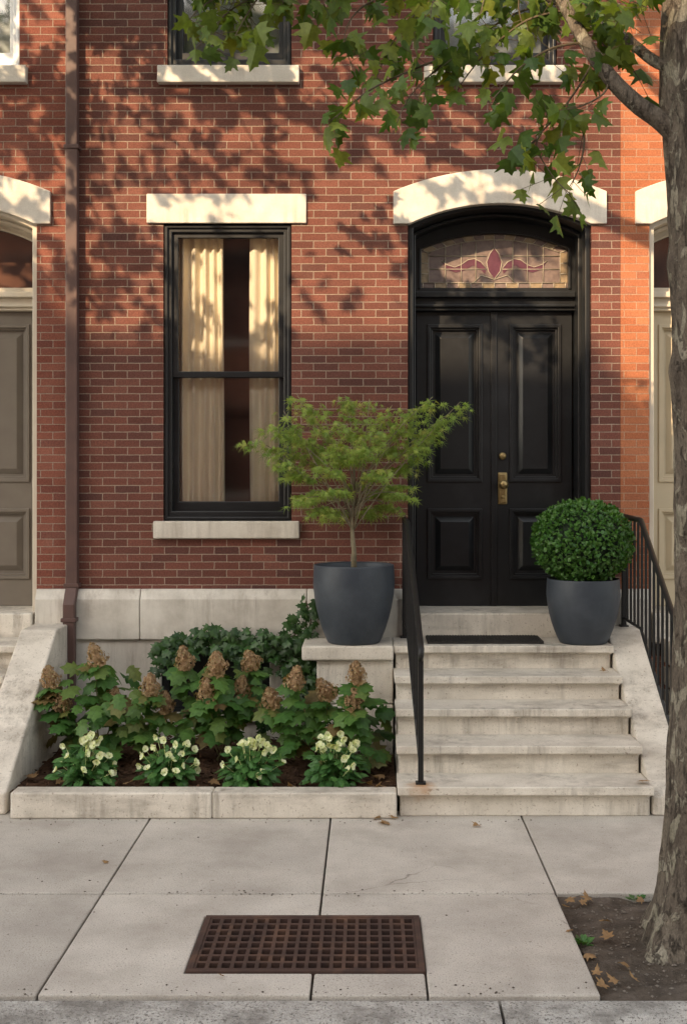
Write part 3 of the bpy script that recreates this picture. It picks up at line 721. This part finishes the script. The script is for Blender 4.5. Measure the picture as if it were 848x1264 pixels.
# ------------------------------------------------------------------ flower bed
def hydrangea(label, px, Y, spread, blooms, nleaf, zt):
    base_ = Vector(((px-CX)*Y/F, Y, .12)); root = thing('hydrangea', label, 'shrub', base_, 'hydrangeas in the flower bed')
    st = MB(); lv = MB(); bl = []
    for (x, y) in blooms:
        p = P(x, y, Y+R.uniform(-.25, .06)); ctrl = base_.lerp(p, .5)+Vector(((p.x-base_.x)*.25, 0, .05))
        pts = [quad(base_+Vector((R.uniform(-.04, .04), R.uniform(-.04, .04), 0)), ctrl, p-Vector((0, 0, .04)), k/6) for k in range(7)]
        st.tube(pts, [.007-.0006*k for k in range(7)], 6)
        for k in range(20):
            c = pts[R.choice([3, 3, 4, 5, 5, 6, 6])]; a = R.uniform(0, 6.28); dd = Vector((math.cos(a), math.sin(a)-.25, R.uniform(-.7, .25)))
            leaf(lv, c-Vector((0, 0, .03)), dd, Vector((R.gauss(0, .3), R.gauss(-.6, .3), 1)), R.uniform(.09, .155), OAK, .22, .3)
        bl.append((p, (p-ctrl).normalized()*.5+Vector((R.gauss(0, .35), -.3, .6))))
    for k in range(nleaf):
        a = R.uniform(0, 6.28); rr = R.uniform(.1, 1)**.6
        p = base_+Vector((math.cos(a)*spread*rr, math.sin(a)*.28*rr, R.uniform(.14, zt)*(1-.4*rr*rr)))
        if p.y > 8.32: p.y = 8.32
        dd = Vector((math.cos(a), math.sin(a)-.35, R.uniform(-.7, .15)))+rv()*.4
        leaf(lv, p-dd.normalized()*.05, dd, Vector((math.cos(a)*.4+R.gauss(0, .3), math.sin(a)*.4-.6+R.gauss(0, .3), 1)), R.uniform(.09, .16), OAK, .22, .3)
    st.build('stem', M['stem'], root, smooth=True); lv.build('foliage', M['hyd'], root, recalc=False)
    for p, ax in bl:
        ax = ax.normalized(); u = ax.orthogonal().normalized(); w = ax.cross(u); b = MB(); h = R.uniform(.135, .17); r0 = R.uniform(.062, .074)
        for k in range(290):
            t = R.random()**1.15; a = R.uniform(0, 6.28)
            r = r0*(min(1, t/.18)**.5)*(1-t)**.62*1.12*(1+.15*math.sin(a*3+t*9))+.004
            o = (u*math.cos(a)+w*math.sin(a)); q = p+ax*(t*h-h*.42)+o*r*R.uniform(.7, 1.08)
            nrm = (o+ax*(t-.2)+rv()*.5).normalized(); e = nrm.orthogonal().normalized(); f_ = nrm.cross(e)
            for m in range(4):
                an = m*math.pi/2+R.uniform(0, .6); dd = e*math.cos(an)+f_*math.sin(an)
                s_ = R.uniform(.008, .0135); sd = nrm.cross(dd)
                b.add([q, q+(dd*.6+sd*.45)*s_+nrm*.002, q+dd*s_+nrm*.001, q+(dd*.6-sd*.45)*s_+nrm*.002], [(0, 1, 2, 3)])
        b.tube([p-ax*h*.4, p-ax*h*.1, p+ax*h*.45], [.026, .034, .008], 6)
        b.build('blossom', M['blossom'], root, recalc=False)
hydrangea('hydrangea with tan drying blossoms beside the sloping cheek wall at left', 125, 7.6, .38, [(62, 836), (76, 866), (119, 810), (139, 864), (186, 846), (204, 868)], 66, .72)
hydrangea('hydrangea with tan drying blossoms in front of the basement window', 274, 7.68, .34, [(228, 814), (256, 852), (268, 820), (309, 816), (298, 850)], 60, .7)
hydrangea('hydrangea with tan drying blossoms below the large slate pot', 408, 7.5, .40, [(365, 838), (335, 862), (402, 852), (440, 831), (436, 864)], 78, .56)
def hellebore(label, px, Y):
    base_ = Vector(((px-CX)*Y/F, Y, .12)); root = thing('hellebore', label, 'flowering plant', base_, 'hellebores along the kerb')
    lv = MB()
    for k in range(210):
        a = R.uniform(0, 6.28); el = R.uniform(.05, 1.4); dd = Vector((math.cos(a)*math.cos(el), math.sin(a)*math.cos(el), math.sin(el)))
        L = R.uniform(.05, .175); p = base_+Vector((dd.x*L*.95, dd.y*L*.8, .02+dd.z*L*1.35))
        dd2 = Vector((dd.x, dd.y-.2, dd.z*.3-.12))
        leaf(lv, p, dd2+rv()*.35, Vector((0, -.4, 1))+rv()*.4, R.uniform(.055, .09), oval(R.uniform(.2, .28)), .2, .35)
        if k % 6 == 0: lv.tube([base_, base_.lerp(p, .6)+Vector((0, 0, .02)), p], .003, 4)
    lv.build('foliage', M['hel'], root, recalc=False)
    for k in range(24):
        a = R.uniform(math.pi*.95, 2.05*math.pi) if k % 4 else R.uniform(0, 6.28); el = R.uniform(.2, 1.4); L = R.uniform(.175, .22)
        p = base_+Vector((math.cos(a)*math.cos(el)*L*1.0, math.sin(a)*math.cos(el)*L*.85, .03+math.sin(el)*L*1.3))
        nrm = (Vector((math.cos(a)*.5, -.6, .3))+rv()*.6).normalized(); e = nrm.orthogonal().normalized(); f_ = nrm.cross(e)
        b = MB()
        for m in range(5):
            an = m*2*math.pi/5+k; dd = (e*math.cos(an)+f_*math.sin(an))+nrm*.55
            leaf(b, p, dd, nrm, R.uniform(.024, .034), PETAL, -.15, -.1)
        b.tube([base_.lerp(p, .6), p-nrm*.003], .0018, 4)
        fl = b.build('flower', M['helf'], root, recalc=False)
        cc = MB(); cc.tube([p+nrm*.001, p+nrm*.008], [.004, .003], 7); cc.build('flower_centre', M['helc'], fl)
hellebore('white flowered hellebore nearest the cheek wall, leftmost of the four', 106, 7.08)
hellebore('white flowered hellebore, second from the left along the kerb', 208, 7.1)
hellebore('white flowered hellebore, third from the left along the kerb', 310, 7.08)
hellebore('white flowered hellebore nearest the steps, rightmost of the four', 414, 7.08)
iv = thing('ivy', 'dark green ivy trailing over the basement window and stone base', 'climbing plant', (-1.0, 8.3, .1))
st = MB(); lv = MB()
strands = [[(384, 940), (390, 850), (378, 800), (384, 765), (378, 742)], [(384, 930), (372, 830), (340, 800), (280, 796), (225, 798), (196, 812)],
           [(380, 900), (350, 815), (290, 783), (230, 790), (192, 800)], [(384, 820), (362, 785), (320, 790), (255, 782), (205, 800), (200, 835)],
           [(384, 850), (360, 770), (380, 745)], [(330, 930), (325, 850), (300, 800)], [(375, 860), (345, 790), (310, 805), (262, 800)]]
for sd in strands:
    D = 8.29; pts = [P(x, y, D+R.uniform(-.05, .02)) for x, y in sd]
    st.tube(pts, [.005]*len(pts), 5)
    for a, b in zip(pts[:-1], pts[1:]):
        n = int((b-a).length/.0135)
        for k in range(n):
            p = a.lerp(b, R.random())+Vector((R.gauss(0, .035), -abs(R.gauss(0, .05)), R.gauss(0, .035)))
            leaf(lv, p, Vector((R.gauss(0, .8), -.3, R.uniform(-1.2, .3))), Vector((R.gauss(0, .4), -1, R.uniform(.1, .9))), R.uniform(.045, .08), SYC, .2, .15)
st.build('stem', M['twig'], iv, smooth=True); lv.build('foliage', M['ivy'], iv, recalc=False)

# ------------------------------------------------------------------ street tree
TX, TY = 1.475, 4.97
tree = thing('street_tree', 'mottled bark street tree with lobed green leaves, at right by the kerb', 'tree', (TX, TY, 0))
def interp(z, tab):
    for (a, ra), (b, rb) in zip(tab[:-1], tab[1:]):
        if a <= z <= b: return ra+(rb-ra)*(z-a)/(b-a)
    return tab[-1][1]
rt = [(-.1, .33), (0, .295), (.12, .255), (.3, .225), (.6, .2), (1.2, .178), (2, .17), (2.8, .176), (3.3, .188), (3.8, .21), (4.3, .2), (5.5, .15), (7.2, .08)]
t = MB(); nr, nk = 260, 96
for i in range(nr+1):
    z = -.1+7.3*(i/nr)**1.25
    r = interp(z, rt); cx = TX+.012*math.sin(z*1.3)+(max(0, z-4.2)*.06); cy = TY+.015*math.sin(z*1.9+1)
    for k in range(nk):
        a = 2*math.pi*k/nk; v = Vector((math.cos(a)*1.5, math.sin(a)*1.5, z*.9))
        rr = r*(1+.05*mnoise.noise(v*1.3)+.04*mnoise.noise(v*4)+.032*mnoise.noise(v*11)+.026*mnoise.noise(Vector((v.x*14, v.y*14, v.z*9))))
        rr += .055*math.exp(-max(0, z)/.16)*max(0, math.cos(a*5+.6))
        for bz, ba, br in ((1.55, 3.6, .03), (2.45, 3.3, .03), (3.05, 4.1, .03), (2.9, 3.2, .022), (.95, 4.0, .025)):
            da = (a-ba+math.pi) % (2*math.pi)-math.pi
            rr += br*math.exp(-((z-bz)/.07)**2-(da/.28)**2)
        t.v.append((cx+rr*math.cos(a), cy+rr*math.sin(a), z))
for i in range(nr):
    for k in range(nk): t.f.append((i*nk+k, i*nk+(k+1) % nk, (i+1)*nk+(k+1) % nk, (i+1)*nk+k))
t.build('trunk', M['bark'], tree, smooth=True)
def sm(pts, n=6):
    out = []
    for i in range(len(pts)-1):
        p0 = pts[max(0, i-1)]; p1 = pts[i]; p2 = pts[i+1]; p3 = pts[min(len(pts)-1, i+2)]
        for k in range(n):
            u = k/n; out.append(.5*((2*p1)+(p2-p0)*u+(2*p0-5*p1+4*p2-p3)*u*u+(3*p1-p0-3*p2+p3)*u**3))
    return out+[pts[-1]]
def limb(pts, r0, r1):
    q = sm(pts); n = len(q); MB().tube(q, [r0+(r1-r0)*i/(n-1) for i in range(n)], 12).build('limb', M['bark'], tree, smooth=True)
limb([Vector((TX-.05, TY, 3.35)), P(818, 152, 4.95), P(785, 128, 4.95), P(752, 95, 4.98), P(722, 52, 5.05), P(697, 8, 5.1), P(668, -45, 5.15), P(610, -120, 5.2), P(520, -190, 5.3)], .044, .016)
limb([Vector((TX-.05, TY, 3.72)), P(812, 78, 4.98), P(775, 50, 5.1), P(732, 22, 5.25), P(688, 2, 5.35), P(630, -20, 5.45), P(540, -42, 5.5), P(430, -50, 5.5), P(300, -45, 5.5)], .027, .008)
limb([Vector((TX, TY, 4.2)), Vector((.6, 4.8, 5.4)), Vector((-.6, 5.0, 6)), Vector((-2.2, 5.2, 6.5)), Vector((-3.8, 5.3, 6.7))], .1, .02)
limb([Vector((TX, TY, 4.6)), Vector((1.0, 5.6, 5.8)), Vector((.2, 6.0, 6.6)), Vector((-.8, 6.3, 7.2))], .09, .02)
limb([Vector((TX+.05, TY, 4.4)), Vector((2.2, 5.2, 5.5)), Vector((3.2, 5.2, 6.3))], .09, .02)
tw = MB(); lv = MB()
def twig(pts, dens=1.0, r=.006, spread=.066, size=(.066, .118)):
    q = sm(pts, 5); n = len(q)
    tw.tube(q, [r*(1-.7*i/(n-1)) for i in range(n)], 6)
    for a, b in zip(q[:-1], q[1:]):
        cnt = (b-a).length/.025*dens
        for k in range(int(cnt)+(1 if R.random() < cnt % 1 else 0)):
            p = a.lerp(b, R.random()); e = p+Vector((R.gauss(0, spread), R.gauss(0, spread), R.gauss(-.03, spread*.7)))
            if CX+e.x*F/e.y < 222 and e.z < CH+.41*e.y: continue
            tw.tube([p, e], .0014, 4)
            leaf(lv, e, Vector((R.gauss(0, .6), R.gauss(0, .55), R.uniform(-1.2, -.1))), Vector((R.gauss(0, .9), R.gauss(-.6, .7), R.gauss(.5, .55))), R.uniform(*size), SYC, R.uniform(.05, .6), R.uniform(-.1, .5))
def T(l, D0, D1=None, **k):
    D1 = D1 or D0; n = len(l)-1
    twig([P(x, y, D0+(D1-D0)*i/n) for i, (x, y) in enumerate(l)], **k)
T([(690, 3), (640, 15), (590, 45), (545, 80), (505, 120), (485, 165)], 5.35, 5.1)
T([(560, 66), (500, 90), (455, 112), (420, 140), (400, 154)], 5.3, 5.2)
T([(640, -18), (560, -15), (510, 20), (480, 60), (462, 105)], 5.5, 5.4)
T([(540, -42), (480, -10), (440, 15), (425, 50), (440, 95)], 5.5, 5.3, dens=.9)
T([(470, -48), (420, -20), (400, 5)], 5.5, 5.2, dens=.8)
T([(430, -50), (360, -22), (305, 0), (270, 28), (262, 66)], 5.4, 5.2)
T([(330, -30), (285, -12), (250, 8), (234, 24)], 5.4, 5.2, dens=1.1)
T([(340, -30), (310, 10), (290, 45)], 5.4, 5.2, dens=1.0)
T([(300, -45), (265, -20), (245, -4)], 5.5, 5.3, dens=1.0)
T([(340, -45), (345, -10), (350, 4)], 5.45, 5.3, dens=.9)
T([(735, 70), (715, 105), (690, 140), (662, 175), (680, 215), (704, 240)], 5.1, 4.9)
T([(700, 128), (720, 165), (715, 205), (700, 235)], 5.0, 4.95, dens=.9)
T([(662, 172), (645, 185), (630, 192)], 5.0, 4.9, dens=.9)
T([(752, 95), (745, 115), (720, 130), (700, 135)], 4.98, 4.9, dens=.6)
T([(722, 52), (680, 60), (640, 85), (610, 120), (595, 125)], 5.05, 4.95, dens=.7)
T([(700, 12), (650, 25), (605, 60), (575, 95), (560, 120)], 5.1, 5.3, dens=.7)
T([(690, 2), (720, 10), (760, 20), (790, 40)], 5.3, 5.0, dens=1.1)
T([(732, 22), (740, 50), (775, 80), (790, 100)], 5.25, 5.1, dens=.7)
T([(668, -45), (700, -20), (750, -10), (800, 10)], 5.1, 4.8, dens=1.1)
T([(610, -120), (620, -60), (600, -10), (590, 30)], 5.2, 5.0, dens=.8)
T([(640, -80), (560, -40), (535, 0), (530, 40)], 5.2, 5.0, dens=.8)
T([(668, -45), (640, 0), (650, 45)], 5.15, 5.2, dens=.8)
az, el = math.radians(32), math.radians(27)
def shadow(p):
    k = (FY-p.y)/math.cos(az); return p.x+(FY-p.y)*math.tan(az), p.z-k*math.tan(el)
for i in range(430):
    c = Vector((R.uniform(-6.0, 1.2), R.uniform(4.9, 6.7), 0)); c.z = 2+.43*c.y+.3+3.2*R.random()**.9
    if c.z > 8.3: continue
    sx, sz = shadow(c)
    if 1.35 < sx < 2.5 and sz < 5.2: continue
    keep = .7 if sz > 4.85 else .5 if sx < -2.3 else .26 if sx < -.6 else .34
    if -1.7 < sx < -.4 and 3.7 < sz < 4.2: keep = .1
    if -.5 < sx < .2 and 2.9 < sz < 4.2: keep = .16
    if R.random() > keep: continue
    d_ = rv()*.34; d_.z *= .45
    q = [c-d_, c, c+d_+Vector((0, 0, -.1))]
    q = sm(q, 4); tw.tube(q, .005, 5)
    for k in range(22):
        p = q[R.randrange(len(q))]+Vector((R.gauss(0, .13), R.gauss(0, .13), R.gauss(0, .08)))
        if p.z < 2+.414*p.y+.12: continue
        leaf(lv, p, Vector((R.gauss(0, .6), R.gauss(0, .6), R.uniform(-1, 0))), Vector((R.gauss(0, .6), R.gauss(-.5, .6), R.gauss(.7, .4))), R.uniform(.08, .135), SYC, .2, .15)
struct(tw.build('twigs', M['twig'], tree, recalc=False), 'stuff'); lv.build('crown', M['syc'], tree, recalc=False)

# weeds and fallen leaves
def weed(label, x, y, s, n):
    w = MB(); b0 = Vector((x, y, -.015))
    for k in range(n):
        a = R.uniform(0, 6.28); p = b0+Vector((math.cos(a), math.sin(a), 0))*R.uniform(0, s)
        leaf(w, p, Vector((math.cos(a), math.sin(a), R.uniform(.3, 1.5))), Vector((0, 0, 1))+rv()*.4, R.uniform(.02, .04), OVAL, .1, .3)
    tag(w.build('weed', M['hel'], loc=b0, recalc=False), label, 'weed')
weed('low green weed growing at the near left of the tree pit', (718-CX)/(570/2), F/285, .04, 34)
weed('tiny weed at the far edge of the tree pit beside the trunk', (785-CX)/259, F/259, .03, 18)
def fallen(x, y, z, s, label, group=None):
    w = MB(); p = Vector((x, y, z+.01)); a = R.uniform(0, 6.28)
    leaf(w, p, Vector((math.cos(a), math.sin(a), R.uniform(-.05, .25))), Vector((R.gauss(0, .3), R.gauss(0, .3), 1)), s, SYC, R.uniform(-.5, .5), R.uniform(-.6, .4))
    tag(w.build('fallen_leaf', M['fall'], loc=p, recalc=False), label, 'leaf', group)
def gp(px, py, z=0):
    s = (py-CY)/(CH-z); return (px-CX)/s, F/s, z
for px, py in ((700, 1112), (716, 1116), (728, 1113), (793, 1112), (735, 1205), (762, 1214), (705, 1150), (746, 1218), (696, 1121), (770, 1190), (742, 1140), (722, 1180), (786, 1214), (752, 1160)):
    fallen(*gp(px, py, -.005), R.uniform(.035, .06), 'dry brown leaf lying on the bare soil of the tree pit', 'fallen leaves in the tree pit')
for px, py in ((42, 962), (70, 968), (452, 968), (466, 962), (472, 972), (458, 974), (480, 966), (474, 958), (155, 968), (260, 966), (362, 972)):
    fallen(*gp(px, py, .135), R.uniform(.05, .075), 'dry brown leaf lying on the mulch of the flower bed', 'fallen leaves on the mulch')
for px, py in ((462, 1013), (476, 1015), (488, 1012), (480, 1018), (470, 1017)):
    fallen(*gp(px, py), R.uniform(.045, .07), 'dry brown leaf on the pavement against the kerb, left of the steps', 'fallen leaves left of the steps')
fallen(*gp(590, 1020), .05, 'single small brown leaf on the pavement in front of the lowest step')
fallen(*gp(788, 966, .19), .08, 'brown curled leaf on the lowest step against the right cheek wall')
fallen(*gp(748, 829, .70), .055, 'small brown leaf on the second highest step below the boxwood')
fallen(*gp(128, 1066), .035, 'tiny brown leaf alone on the pavement at left')
fallen(*gp(276, 1208), .03, 'tiny leaf scrap on the pavement just below the iron grate')

# ------------------------------------------------------------------ row across the street (behind the camera, casts the street shade, seen in the panes)
def far_house(label, x0, x1, h):
    y1 = -9.5; root = thing('brick_house', label, 'house', ((x0+x1)/2, y1, 0))
    MB().box(x0+.002, x1-.002, y1-9, y1, -.15, h).build('wall', M['brick_far'], root)
    MB().box(x0+.002, x1-.002, y1, y1+.35, h-.45, h+.1).build('cornice', M['cream'], root, bevel=.03)
    w = x1-x0
    for k in range(3):
        for fx in (.28, .72):
            cx = x0+w*fx; z = 1.6+k*3.5
            f = MB(); f.plate(rect(cx-.5, cx+.5, z, z+2.1), [rect(cx-.42, cx+.42, z+.08, z+2.02)], XZ(y1), (0, .06, 0)); f.box(cx-.42, cx+.42, y1, y1+.05, z+1.02, z+1.08)
            wf = f.build('window', M['taupe'], root)
            MB().box(cx-.425, cx+.425, y1+.001, y1+.02, z+.07, z+2.03).build('pane', M['black'], wf)
            MB().box(cx-.6, cx+.6, y1, y1+.09, z-.14, z-.002).build('sill', M['stone'], wf)
far_house('brick row house across the street, farthest left', -19, -13.5, 14.1)
far_house('brick row house across the street, second from left', -13.5, -9.4, 13.5)
far_house('lower brick row house across the street, third from left', -9.4, -4.4, 12.3)
far_house('brick row house across the street, third from right', -4.4, .6, 12.6)
far_house('brick row house across the street, second from right', .6, 5.2, 12.2)
far_house('brick row house across the street, farthest right', 5.2, 10, 12.8)

# ------------------------------------------------------------------ camera, sun, sky
cam = bpy.data.cameras.new('camera'); co_ = bpy.data.objects.new('camera', cam); COL.objects.link(co_)
cam.sensor_fit = 'VERTICAL'; cam.sensor_height = 24; cam.lens = 24*F/1264
cam.shift_x = -(CX-424)/1264; cam.shift_y = -(632-CY)/1264
cam.clip_end = 1000; cam.clip_start = .05
co_.location = (0, 0, CH); co_.rotation_euler = (math.pi/2, 0, 0)
S.camera = co_
sd = Vector((math.sin(az)*math.cos(el), math.cos(az)*math.cos(el), -math.sin(el)))
L = bpy.data.lights.new('sun', 'SUN'); L.energy = 5; L.angle = math.radians(.55); L.color = (1.7, 1.25, .78)
lo = bpy.data.objects.new('sun', L); COL.objects.link(lo); lo.rotation_euler = sd.to_track_quat('-Z', 'Y').to_euler(); lo.location = (-5, -10, 12)
W = bpy.data.worlds.new('World'); S.world = W; W.use_nodes = True; nt = W.node_tree
sky = nt.nodes.new('ShaderNodeTexSky'); sky.sky_type = 'NISHITA'; sky.sun_disc = False; sky.sun_elevation = el; sky.sun_rotation = math.pi+az
hs_ = nt.nodes.new('ShaderNodeHueSaturation'); hs_.inputs['Saturation'].default_value = .45; hs_.inputs['Value'].default_value = 4.2
nt.links.new(sky.outputs[0], hs_.inputs['Color'])
col = mixc(nt, 1.0, hs_.outputs[0], (1.02, .95, .84), 'MULTIPLY')
bg = nt.nodes['Background']; nt.links.new(col, bg.inputs[0]); bg.inputs[1].default_value = .15
S.view_settings.view_transform = 'Standard'; S.view_settings.look = 'None'; S.view_settings.exposure = 0
